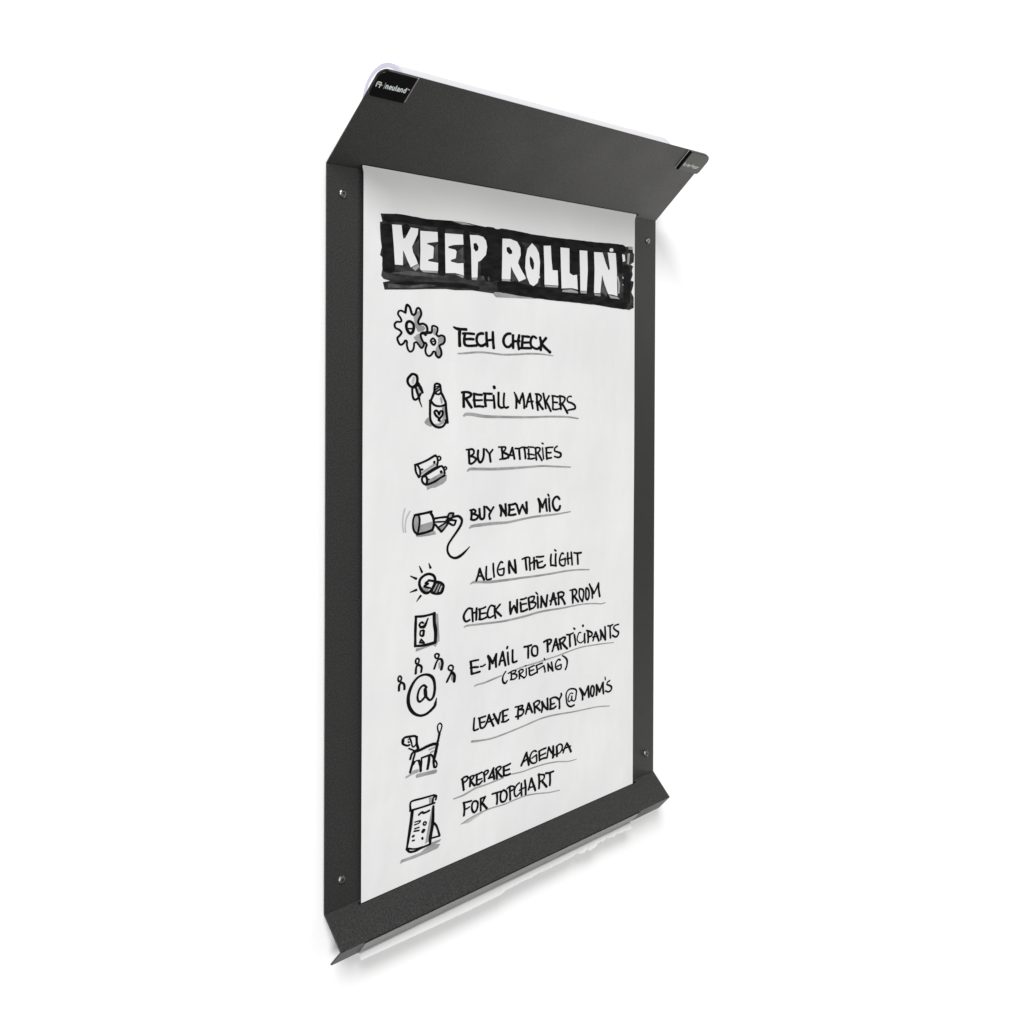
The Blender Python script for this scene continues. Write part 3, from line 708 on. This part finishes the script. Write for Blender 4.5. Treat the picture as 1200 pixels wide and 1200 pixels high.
K 2.93 423.6,600.5 423.7,591.1 425.1,582.1
K 2.58 424.7,593.1 431.8,592.1 434.7,592.6
K 2.58 424.4,583.3 435.9,584.1
K 2.60:2.42:2.60:3.16:3.16:2.42 449.4,602.1 443.9,599.3 443.3,594.8 450.8,592.5 457.7,589.9 457.8,585.7 452.3,583.7 442.7,585.7
@handwritten_line BUY NEW MIC
G 2.02:3.50:4.04:3.77:3.36:2.96:2.96:2.96:2.69:2.15:1.35 255.8,488.2 260.5,490.5 279.3,490.8 305.6,490.4 336.3,489.1 371,491.1 397.1,492.1 423.6,491.8 450.7,491.5 482.8,492.5
N
K 2.57 256.7,514.8 263.9,515.5
K 3.07 259.8,515 259.8,507.7 259,500.9
K 2.74 263.3,515.8 268,512.9 266.8,510.5 261,508.4
K 2.92 261.6,508.8 268,507.4 273.5,504.3 269.8,500.6 263.9,499.6 258.1,501.2
K 3.11 275.8,515.5 276.8,506.1 278,500.9 282.2,499.3 285.7,501.4 286.5,509.6 285.9,518.1
K 2.78 290.1,517.5 299.5,509.3
K 2.95 305.7,515.5 300.1,509.2 296.5,503.9 298.3,497.6
K 2.99 318.9,517.6 322,509 321.4,500.4
K 2.99 321.3,516.5 327.6,506.7 332.8,500.1
K 3.17 331.2,518 331.9,509.9 332.6,499.4
K 3.19 338.1,515.7 344.9,515.8 353.5,516.8
K 3.36 339.9,515.3 340,507.4 338.5,501.1
K 2.85 340,507.5 350.3,508.2
K 3.19 338.1,500.7 343.8,499.5 354.1,499.9
K 3.03 355.7,515.1 358.9,507.5 362.1,499.6
K 3.04 361.8,500.1 365.9,508.6 369.3,513.7
K 3.05 369.1,512.8 373.6,505.3 377.9,499.3
K 3.42 378.8,499 378.7,507.5 377.8,517
K 3.28 405.1,520.2 408.8,509.4 408.9,498.7
K 3.11 406.8,518.7 415.5,505
K 2.93 414.8,505.7 418.8,513.1 422.4,518.5
K 3.12 422.8,518.5 423.5,508.2 425.6,498.6
K 2.95 430.4,518.8 430.9,508.5 432.7,497.4
K 2.58 427.4,525.7 430.1,522.3
K 3.14:3.14:3.33:3.70:3.51:3.70:3.33 455.8,515.2 450.6,519.6 445.1,519.1 440,514.1 439.7,506.8 443.9,499.9 448.7,497.5 454.8,499.4 456.9,504.4
@handwritten_line ALIGN THE LIGHT
G 1.34:3.22:3.49:3.22:2.96:2.69:2.69:2.69:2.42:2.02:1.75 258,404 263.9,406 299.5,401.6 323.8,400.3 348.7,399.1 365.2,398.7 391,397.4 430.8,396.2 472.1,395.7 500.5,394 530.5,390.4
N
K 2.84 269.9,407.3 273.8,415.8 277.2,425.2
K 2.93 277.3,423.9 281.4,414.7 286.5,406.5
K 2.42 273.8,414 282,413.1
K 2.60 290.9,426.3 290.4,415.3 291,407.8 293.4,405.8 301.6,406.1
K 2.62 305.3,429.2 306,418.4 307.6,407.9
K 2.46 325.9,427.7 321.8,429.6 316.9,424 314.5,417.3 317,410.9 322.5,408.6 327.5,409.5 328.7,418.6
K 2.29 318.2,417.9 323.7,418.3 329.3,418.8
K 3.19 339.8,428.6 339.2,419.4 340.5,409.7
K 3.02 340.4,427.2 346.1,417.7 354.7,408.1
K 3.21 352.1,428.9 353.7,418.5 355,407.8
K 2.53 368.6,427.8 375.3,429.2 383.1,429.2 386.3,427.2
K 3.06 376.3,428.2 377.3,419.1 378.8,409.7
K 2.71 385.7,427.5 385.7,418 387.1,408.1
K 2.54 386.4,418.4 394.8,420.5 402.1,422.3
K 3.09 395.5,427.2 396.2,417.6 396.2,408.5
K 2.74 401.1,427.6 410.6,426.5 418.4,426.4
K 3.11 402.1,421.8 404.1,415.7 405.4,410 412.1,409.2 417.4,409.4 422.1,412
K 2.56 404.1,417.5 415.7,418.8
K 2.95 435.9,427.5 434.8,418.3 435.6,409.4
K 2.97 447,426.8 446.4,416.8 447.2,407
K 2.59 434.9,410 441,409 448.3,407.2
K 2.41 444,434 447.6,431.5
K 2.61 466,424.7 462.2,426.5 458.1,421.9 456,414.7 457.5,409 463,405.6 468.6,405.7 469.9,411.1 469.9,417.2
K 2.43 459.5,415.2 470.6,416.8
K 2.82 475.9,425.4 476.2,416 477.7,406.4
K 2.45 474.1,415.3 486.8,416.1
K 2.83 484.6,425.3 486.1,414.8 487.3,404.1
K 2.65:3.03:3.22 491.4,423.4 500.3,421.6 510,421.5
K 3.03 500.3,421.6 501,412 501.8,403.2
@handwritten_line CHECK WEBINAR ROOM
G 1.64:2.60:2.73:2.73:2.73:2.73:2.73:2.46:2.32:2.05:1.91:1.64:1.37 245.6,341.4 250.3,342.8 270,341.3 293.7,339.4 324.2,337 342.8,336.6 361.7,336.6 378.5,336.9 404.5,338.2 431.2,337.7 458.7,336.2 486.6,335.6 515.1,334.6 544.6,331.1 562.6,327.9 573,328.1
N
K 2.89 259.1,367.3 254.2,368.1 248.4,364.3 244.6,358.2 246.2,352 250.2,349.2 256.9,350.6
K 2.74 261.5,366.7 262.3,357 263.2,347
K 2.58 262.9,359.5 270.5,360.2
K 2.92 270.8,366.1 270.5,357.4 270,348.2
K 2.59 275.2,363.5 282.9,363.6 289.8,364.9
K 2.93 277.6,363 277.6,355.4 277.3,347.7
K 2.43 277,356.4 290.1,355.6
K 2.76 275.6,348.7 281.8,347.4 291.6,348.8
K 2.61 307.2,363.3 301.4,365.5 297.2,362.7 294.3,357.1 293.7,351.1 297.9,347.2 306,348.7
K 2.80 309.1,363.6 308.8,353.9 310.7,344.4
K 2.80 320.6,364.2 310.6,356.9
K 2.98 310.6,355.8 316.7,350.9 323.1,345.5
K 3.19 342,364.6 342.1,354.8 343.4,345.3
K 2.84 344,346.5 347.1,353.2 350.9,357.5
K 3.03 351.2,357 354.7,350.2 358.1,345
K 3.04 357.9,345.2 357.8,355.9 357.8,365.8
K 2.70 365.2,364.7 372.5,364.5 378.5,365.5
K 3.05 365.2,360.2 366.1,352.9 366.8,345.8
K 2.52 365.5,357 378.6,356.3
K 3.06 366.2,345.9 373.2,345.5 380.9,347
K 3.25 383.4,364.6 384.8,354.5 386.8,345.6
K 2.72 382.8,364.5 391.2,365.7 396.5,364.5 395.2,360.1 388.7,357
K 2.73 388.7,357 397.8,355.2 400.2,352.1 395.3,347.4 387.4,346.1
K 2.92 404.4,363.8 405.1,354.1 405.5,345.4
K 2.19 400.1,371.2 404.4,367.1
K 3.11 413,362.9 413.1,353.8 412.4,345.2
K 3.12 413.4,361.1 418.4,353 424.5,344.5
K 3.13 424.5,344.7 425.8,353.7 427.1,362.9
K 2.96 435,345.7 437.9,354.6 441.3,364.1
K 3.15 442,363.8 444.7,353.6 448.6,343.8
K 2.60 433.2,352.4 448.8,354.6
K 2.98 453.2,363 454.3,353.1 454.7,343.3
K 2.81 451.3,361.9 459.8,363 466.8,360.1 465.4,356.1 458.5,354.4
K 3.18 459.2,355.7 465.4,348.7 469.9,341.6
K 2.08 481.5,362.7 489.2,362
K 3.21 488.1,362.4 488.6,351.8 489.4,340.3
K 2.84 487.8,362.7 494.9,362.2 498.5,357.9 496.4,353.4 491.4,351.3
K 3.03 492.9,350.7 497.9,345.7 503.2,340.3
K 2.66 505.7,361.4 505,354.1 506.5,347.2 513.4,339
K 2.67 505.7,361.6 513.6,359.5 516.5,354.3 515.8,347.7 513.4,339
cK 2.88 523,360.5 528.2,357.4 530.4,351.3 529.7,344.7 526.8,340.4 522.4,343.9 522.1,351.6
K 2.70 531,366.1 537,355.2 538.5,347.3 538.9,341
K 3.28 535.5,359.2 542.9,348.5
K 2.71 542.9,349 548.8,355.4 554.8,364
K 3.10 554.7,364.5 555.6,352.5 558.2,341
@handwritten_line E-MAIL TO PARTICIPANTS
G 1.30:1.82:2.21:2.21:1.95 267,248.5 271,249.9 286.5,249.8 306.8,251.6 324.1,253.4
G 1.83:1.83:1.97:1.83:1.69:1.55:1.27 356.5,256.5 375.6,257.8 391.8,257.9 418.3,258.7 445.3,259.5 472.9,261.3 483.4,262.1 512.1,263.1 541.3,261.1 571.2,258.5 595.8,255.7
N
K 2.57 257.8,287.7 265,287.6 275.4,287.1
K 3.08 259.2,287.5 260.4,278.3 261,269.2
K 2.74 258.7,278.2 265.1,277.8 274.7,276.3
K 2.92 260.7,268.6 268.6,268.5 278.3,268.7
K 2.25 279.4,276.2 284,275.8 289.3,277.5
K 3.13 294.9,289.7 298.3,280.4 298.3,268.4
K 3.32 297,287.6 305.3,276
K 2.80 304.9,276.5 308.6,282.8 312.8,289.4
K 3.15 312.8,288.5 311.6,278.7 312.3,268.9
K 2.82 319,270.7 322.6,281 326.3,290
K 3.00 326.3,290 329.4,278.8 332.8,267.1
K 2.47 319.6,276.1 330.7,276.4
K 2.83 337.4,287 338.1,277.1 339.6,267.6
K 3.01 336.9,295.9 335.9,293.3
K 3.03 348.1,288.6 348.1,277.9 348.8,269.8 352.6,268.6 357.9,269.4
K 2.89 373.9,288.7 381.9,288.2 390.8,288.6
K 3.07 383.2,287.5 383.3,278.5 383.3,269.4
cK 2.91 398.2,285.7 403.5,283.3 404.9,276.7 403.6,270.6 398.3,269.8 393.1,272.6 391.1,279.3 393,284.4
K 2.96 419.2,288.3 426.1,289.8 434.2,289.7 437,287.4 434.3,283.7 428.9,281.5
K 3.32 427.8,288.6 428.2,279.8 428.9,270.9
K 2.97 439.5,269.4 443.8,278.8 447.6,288.5
K 3.16 447.9,288.4 451.4,278.3 454.9,269.3
K 2.61 441.8,277.8 454.5,278.2
K 3.17 456.8,286.2 459,277 461.1,269.3
K 3.00 457.5,285.1 465.8,287.4 470.7,286.5 468.6,281.8 461.7,278.3
K 3.19 464.5,277.8 470.1,272.1 476,267.1
K 2.64 474.2,290.6 481.2,289.4 490.8,290.6
K 3.20 481.9,288.8 482,279.4 483,269.3
K 3.03 493.3,287.3 495.4,277.9 496.9,269.6
K 2.46 491.5,298.5 494.9,296
K 1.90 510.2,287.9 505.4,288.5 501.1,281.7 501.2,276 509.1,270.7 516.6,272.7
K 3.06 519.2,284.4 519.2,275.6 520.4,268.7
K 3.05 514.7,299.3 515.4,297.3
K 2.70 524.2,288.9 533,285.7 538.9,281.3 536.8,277.8 530.1,277
K 3.07 527.6,288 528.7,276.8 528.3,268.1
K 2.70 541,268.4 544.2,276 547.8,282.6
K 3.10 548.3,282.1 552.4,273.6 556.4,265.6
K 2.33 539.7,275.1 554.6,274.2
K 2.92 560.2,283.9 562.1,274.8 561.4,266.7
K 3.32 561.3,282.2 567.4,272.9 573.9,264.5
K 3.13 573.5,265 573.4,275.8 572.3,287.2
K 2.55 579.9,287.4 586.3,286.3 593.7,287.2
K 2.95 586.3,285.8 586.4,275.5 587.4,265
K 2.58:2.38:2.58:3.17:3.17:2.78 609.8,285 599.4,284.6 595.6,281.3 601.8,275.8 608.8,271.6 607.3,266.4 601.1,264.6 592.6,268.7
@handwritten_line BRIEFING
K 1.94:2.29:2.65:2.82:2.12 333.5,258 328.3,253 326.5,247.2 328.4,242 332.7,239.8 336.8,243.1
K 2.13 338.9,253.8 347,255.7
K 2.14 346.4,255.8 355.2,255.4 354.6,252.6 347,251
K 2.32 346.4,251.4 356.5,248.7 357.8,245.3 352.8,242.3 343.6,243.1
K 2.31 345.1,254.1 345.8,248.6 345.8,243.1
K 2.16 361.2,251.9 366,253.9 371.4,253.3 371.8,250.5 364.8,247.4
K 2.33 363.2,251.8 363.5,245.9 363.6,240.1
K 2.25 365.4,245.5 371.2,241.7 374.4,239.6 377.9,241.4
K 2.16 378.9,253.6 379.2,247.2 379.2,242.3
K 1.98 376,258 378.9,258.1
K 2.27 383.8,253.1 390.6,254 397.4,254.7
K 2.54 386,252.7 386,247.7 387,242.1 389.3,240.7 395.9,241.2 403.8,242.8
K 2.18 385.4,247.6 396.5,248.3
K 2.28 401.3,253.6 409,254.5 416.7,254.9
K 2.37 402.4,253.5 403.7,247.8 404.7,241.4
K 2.20 403.7,246.4 411.7,248.1 418.6,250.1
K 2.48 419.4,250.2 421.7,244.2 422.7,239.3
K 1.84 420.3,261.8 422.3,258.5
K 2.58 429.1,252 429.8,245.4 430.5,239.3
K 2.59 429.1,251.1 435.2,243.9 441.6,237.1
K 2.50 441.3,237.4 439.3,245.4 437.6,252.4
K 2.42 459.1,251.5 455,253.5 449.5,250.4 447.4,245.2 448.8,239.8 454.4,237.3 460.6,237.5 461.2,243.9
K 2.24 450.9,242.5 461.2,244.2
K 2.07:2.82:2.82:2.63 464.2,258 472.3,252.5 475.8,247.2 475.2,239.8 471.7,233.6
@handwritten_line LEAVE BARNEY AT MOMS
G 3.02:2.20:2.06:2.06:2.06:2.06:1.92:1.65:1.37 262.1,166.7 276.8,164.3 300.8,161.4 325.1,161.3 350,162.3 379.5,164 412.1,166.2 439.1,165.2 466.6,162.4 487.7,159.8 523.7,156.6 553.1,153.9 584.9,148.3
N
K 2.58 267,201.1 266.1,192.3 265.7,184.7 267.3,182.1 275.3,182.5
K 2.59 275.7,198.5 282.6,198.3 290.7,198.5
K 2.77 277.6,198.2 278.5,191.1 279.7,184.3 282.7,181.9 288.6,183.1 294,190.1 297.5,199.2
K 2.43 278.5,190.9 288.8,190.4
K 2.97 297.5,198.4 301.8,189.1 307.5,179.2
K 2.27 292.8,187.9 300.6,188.5 307.2,190.3
K 3.16 307.5,197.8 312.7,189.2 317.9,180.5
K 2.81 317.6,181 319.4,188.5 322.1,196.7
K 2.65 325.5,197.9 332.3,197.9 338.8,197.9
K 3.00 327.4,197.7 327.4,191.1 328.2,183.4
K 2.48 327.4,189.7 336.4,189
K 2.65 324.6,181.9 332.4,180.2 340.1,181.8
K 2.33 354.3,197.8 362.5,197.3 371.5,197
K 2.52 366.3,197.6 371.5,195.8 368.9,193.2 362.6,192
K 2.88 362.5,192.4 372.2,189.8 372.8,185.2 367.7,181.8 355.6,182.6
K 2.86 361.9,195.7 360.7,187.9 361.1,177.8
K 2.89 378,181.7 381.2,189.6 384.4,197.4
K 3.08 384.8,197.3 389,188.7 393.2,180.7
K 2.54 380.3,187.8 390.7,188.3
K 2.91 396.5,195 398.2,186.7 399.1,178.3
K 2.56 397.5,195 404,196.7 410,195 408,190.8 400.1,188
K 2.92 400.8,188.4 406.7,183.8 411,179.9
K 2.93 415.3,193.1 416.7,184.3 414.8,176.1
K 2.94 416.4,191.7 422.1,183.1 429.2,177.1
K 2.95 429.5,177.3 428.8,186.2 428.3,195.6
K 2.79 434.5,192.5 440.2,193.7 447.1,193.3 452.6,190.3 456.5,186.8
K 3.14 435.5,192.9 436.2,184.6 435.2,177
K 2.60 436.2,183.5 445.5,183.7
K 2.97 434.2,176.9 443.1,176.1 448.9,178.2
K 2.80 461.1,196.6 462,193.4 457.4,187.8 457.5,180.8 457.5,172.6
K 2.84:2.46:2.46:2.27:2.27:2.27:2.27:2.08:1.70 493.6,170.2 484.8,169.6 477,174.6 474.1,183.7 474.1,194 480.4,198.8 491.7,197.8 498.8,193.5 498.2,185.1 496.1,178 491.8,177.3 487.5,180.8
K 1.69 490.6,190 485.3,191.8 481.1,188.8 478.4,182.8 481.2,178.2 486.1,181.6
K 2.27 487.5,186.4 487.8,178.8
K 2.87 507.4,195.5 512.5,186.8 514.7,180.6 514.8,174.3
K 2.87 509.6,193.6 520.5,180.7
K 2.88 520.2,181.3 524.9,187.9 528.8,193.8
K 3.27 529.2,194.2 530,184.9 531.1,175.1
cK 2.90 538.8,192.7 544,188.7 544,181 541.1,174.4 536.7,177.7 535.9,186.6
K 3.30 550.7,192.2 551.5,183.3 550.8,174.2
K 3.31 551.1,191.1 559.3,178.2
K 2.92 559,178.8 563.4,185.6 567.6,192.5
K 3.12 567.9,192.5 568,182.7 569.3,172.7
K 1.96 573.2,200.6 574.3,195.5
K 2.56:2.36:2.95:2.95:2.56 585.9,191.9 580.1,190.4 578.6,186.8 586.2,183.3 590.9,178.9 588.6,174.4 581.7,173.4 574.1,176.7
@handwritten_line PREPARE AGENDA
G 1.57:2.35:2.35:2.09:1.83 225.9,90.7 245.7,90.8 269,94.1 292.7,93.6 316.8,93.9 329.2,94.1
G 1.66:1.80:1.80:1.66:1.52:1.52:1.11 346.6,94.7 373.3,92 399.4,91.8 426,90.3 453.1,86.4 481.2,79.9 500.3,78.6
N
K 2.89 243.1,115.3 244.5,106.9 245.9,98.2
K 2.56 241.3,115.3 247.3,117.2 253.1,116.5 253.7,112.9 250.3,110.4 245.1,109.3
K 2.41 256.6,113.6 261.8,114.9 266.5,114.1 264.8,110.7 259.5,107.9
K 2.74 258.9,113.6 259,107.2 258.4,100.1
K 2.75 260.9,106.6 264.8,102.1 268.7,98.3
K 2.59 270,114.3 277.1,114.3 283.2,115
K 2.76 272.4,114 272.4,106.9 272.2,99.7
K 2.25 272.4,105.9 283.3,105
K 2.76 270.7,99.5 277.2,98.3 283.7,101.3
K 2.60 287.5,112.8 288.4,106 289,98.9
K 2.44 286,112.9 292.5,114.9 296.2,113.9 295.6,111 289.6,108.3
K 2.80 298,101.8 303.4,108.9 307.9,115
K 3.15 306.4,113.4 307.7,105.2 309.5,97.2
K 2.80 296.5,101.9 310.1,101.4
K 2.81 313.4,112 314.4,104.2 315.2,96.1
K 2.47 311.7,111.8 318,113.8 322.9,112.9 322.9,109.8 315.6,106.5
K 2.82 316.6,105.8 321.8,100 326.1,96.2
K 2.84 328.1,110.9 336.5,111.1 344.3,112
K 3.18 329.7,110.3 329.7,104.5 329.8,97.6
K 2.67 329.7,104.5 342.2,103.7
K 3.01 329.2,97.4 336.6,96 343.9,96
K 3.06 368.4,102.3 374.5,111.4 380.5,120.3
K 3.08 380.3,119.1 382.9,109.3 385.9,98.7
K 2.53 372.2,106.5 378.4,108.6 384.2,110.9
K 2.54 402.9,115.9 399.2,118.2 393.3,117.5 388.8,112.3 388.2,107 391.4,101.2 397.4,98.7 403.3,99.4 403.2,109.9
K 2.19 392.7,107.8 403.9,111
K 2.75 408.2,114.4 416.4,115.7 425.4,115.9
K 2.93 409.8,114.4 409.8,106.9 410.6,99.4
K 2.39 410.5,106.7 418.5,107.4 424.8,107.8
K 2.76 410.5,100.3 419.2,100.8 428.3,99.5
K 2.58 428.3,100.1 429.9,108.2 431.9,116.1
K 2.78 432.3,115.1 438.1,106.1 445.6,99.1
K 3.34 442.2,96 442.8,105.8 442.4,114.7
K 3.35 451,112.1 451.7,103.5 451.8,95.6
K 2.43 450,112.1 458.6,113.9 464.1,110.7 464.2,105.1 458.6,99.9 445.2,99.4
K 2.63 466.7,97.4 470.4,104.4 476,111.7
K 3.20 475.7,111.1 481,103.6 486.2,94.6
K 2.25 464.9,101.9 472.5,103.9 485.5,104.1
@handwritten_line FOR TOPCHART
L 1.29:4.65:3.87:1.29 243.7,48.9 255.8,49.1 269.8,51.4 285.7,53.3
G 1.06:2.12:1.99:1.99:1.86:1.72:1.59:1.46:1.33 240.8,48.7 254.5,51.3 272,53.5 287.5,54.5 301.9,54.5 329.4,52.2 354.4,52.5 380.1,51.9 406.2,47.6 432.9,41.8 458.4,38.4
N
K 2.56 245,79.4 252.2,78.4 261.7,77.5
K 2.90 246.4,78.7 247.6,69.5 246.5,59.7
K 2.22 247,68.8 252.2,68.5 257.8,69.6
cK 2.75 269.6,75 274.4,71.9 274.4,65 271.5,59.9 267.4,58.5 263.3,63.2 262.6,70.2 265,74.7
K 2.60 280.8,76 280.9,66.6 280.9,57.1
K 2.60 279.7,75.2 285,75.4 290.7,75.6
K 2.77 289.8,74.9 284.4,68.2
K 2.95 283.2,68.3 288.6,62.6 293.8,56.6
K 2.63 304.8,75.6 312.7,75.1 325.6,74.1
K 2.81 315.1,75.1 315.8,65.2 315.2,57.1
K 2.83 329.9,74.9 324.4,72.5 322.6,65.1 324.4,58.8 328.8,56.7 333.7,57.5 336.8,63.7 335.5,70.2 329.9,74.6
K 2.85 343,76.1 343.7,65.7 344.3,55.3
K 2.32 336.7,74.6 343,76.6 349.9,75.1 353.1,72.9 351.2,69.8 344.3,68.9
K 2.50 364.7,76.5 358.1,74.1 353.7,68.2 353.8,61.1 357.6,56.9 363.9,59.1 368.6,61.3
K 2.70 369,74.3 369,64.8 369.7,54.9
K 2.35 364.5,64.6 380,66
K 3.07 376.7,77.1 378.7,64.8 378.7,54
K 2.72 385.2,59.4 388.4,68.5 391.6,76.7
K 3.09 391.6,75.9 396.2,65.4 401.2,54
K 2.37 385.2,62.4 399.5,61.5
K 3.11 408.7,78.4 410.1,66.1 409.5,54.9
K 2.58 407.1,77.7 415.3,75.7 421.4,73.1 420.7,67.8 411.4,64.9
K 3.13 417.4,63.7 423.5,56.9 427.8,52.2
K 2.96 425,75.2 432.8,73.7 444.1,73.3
K 3.15 434.9,72.7 435.6,62.8 435,52.8"""
NAMES = {'title_banner': 'black marker banner with white hand-cut letters KEEP ROLLIN\'',
 'gear_drawing': 'two hand-drawn gears', 'pin_drawing': 'hand-drawn push pin', 'bottle_drawing': 'hand-drawn ink bottle with a heart',
 'battery_drawing': 'two hand-drawn batteries', 'microphone_drawing': 'hand-drawn microphone with curling cable', 'light_bulb_drawing': 'hand-drawn glowing light bulb',
 'checklist_drawing': 'hand-drawn checklist card', 'people_drawing': 'four tiny hand-drawn figures', 'at_sign_drawing': 'large hand-drawn @ sign',
 'dog_drawing': 'hand-drawn spotted dog with raised tail', 'flip_chart_drawing': 'hand-drawn standing flip chart'}
def flush(name, extra, items):
    vs = []; fs = []; fm = []; order = []; k = 0; layer = 0
    for it in items:
        if it == 'N': layer += 1; continue
        t = it.split(); closed = False
        if t[0][0] == 'c': closed = True; t[0] = t[0][1:]
        if t[0][0] == 'p':
            code = t[0][-1]; P = [tuple(float(c) for c in q.split(',')) for q in t[1:]]; v, f = poly(P)
        else:
            code = t[0]; w = [float(c) for c in t[1].split(':')]; P = [tuple(float(c) for c in q.split(',')) for q in t[2:]]
            v, f = ribbon(P, [c * 1.2 for c in w], closed, 0.72)
        if code not in order: order.append(code)
        k += 1; y = SY - 0.00035 - layer * 0.00008 - k * 2e-6; b_ = len(vs)
        vs += [(x / 1000, y, z / 1000) for x, z in v]; fs += [tuple(b_ + i for i in ff) for ff in f]; fm += [order.index(code)] * len(f)
    o = build(name, vs, fs, [INKS[c] for c in order], sheet, fm)
    lab = NAMES.get(name) or 'hand-lettered line reading ' + extra
    o['label'] = lab
cur = None; items = []
for line in INK.split('\n') + ['@end']:
    if line.startswith('@'):
        if cur: flush(cur[0], ' '.join(cur[1:]), items)
        cur = line[1:].split(); items = []
    elif line: items.append(line)
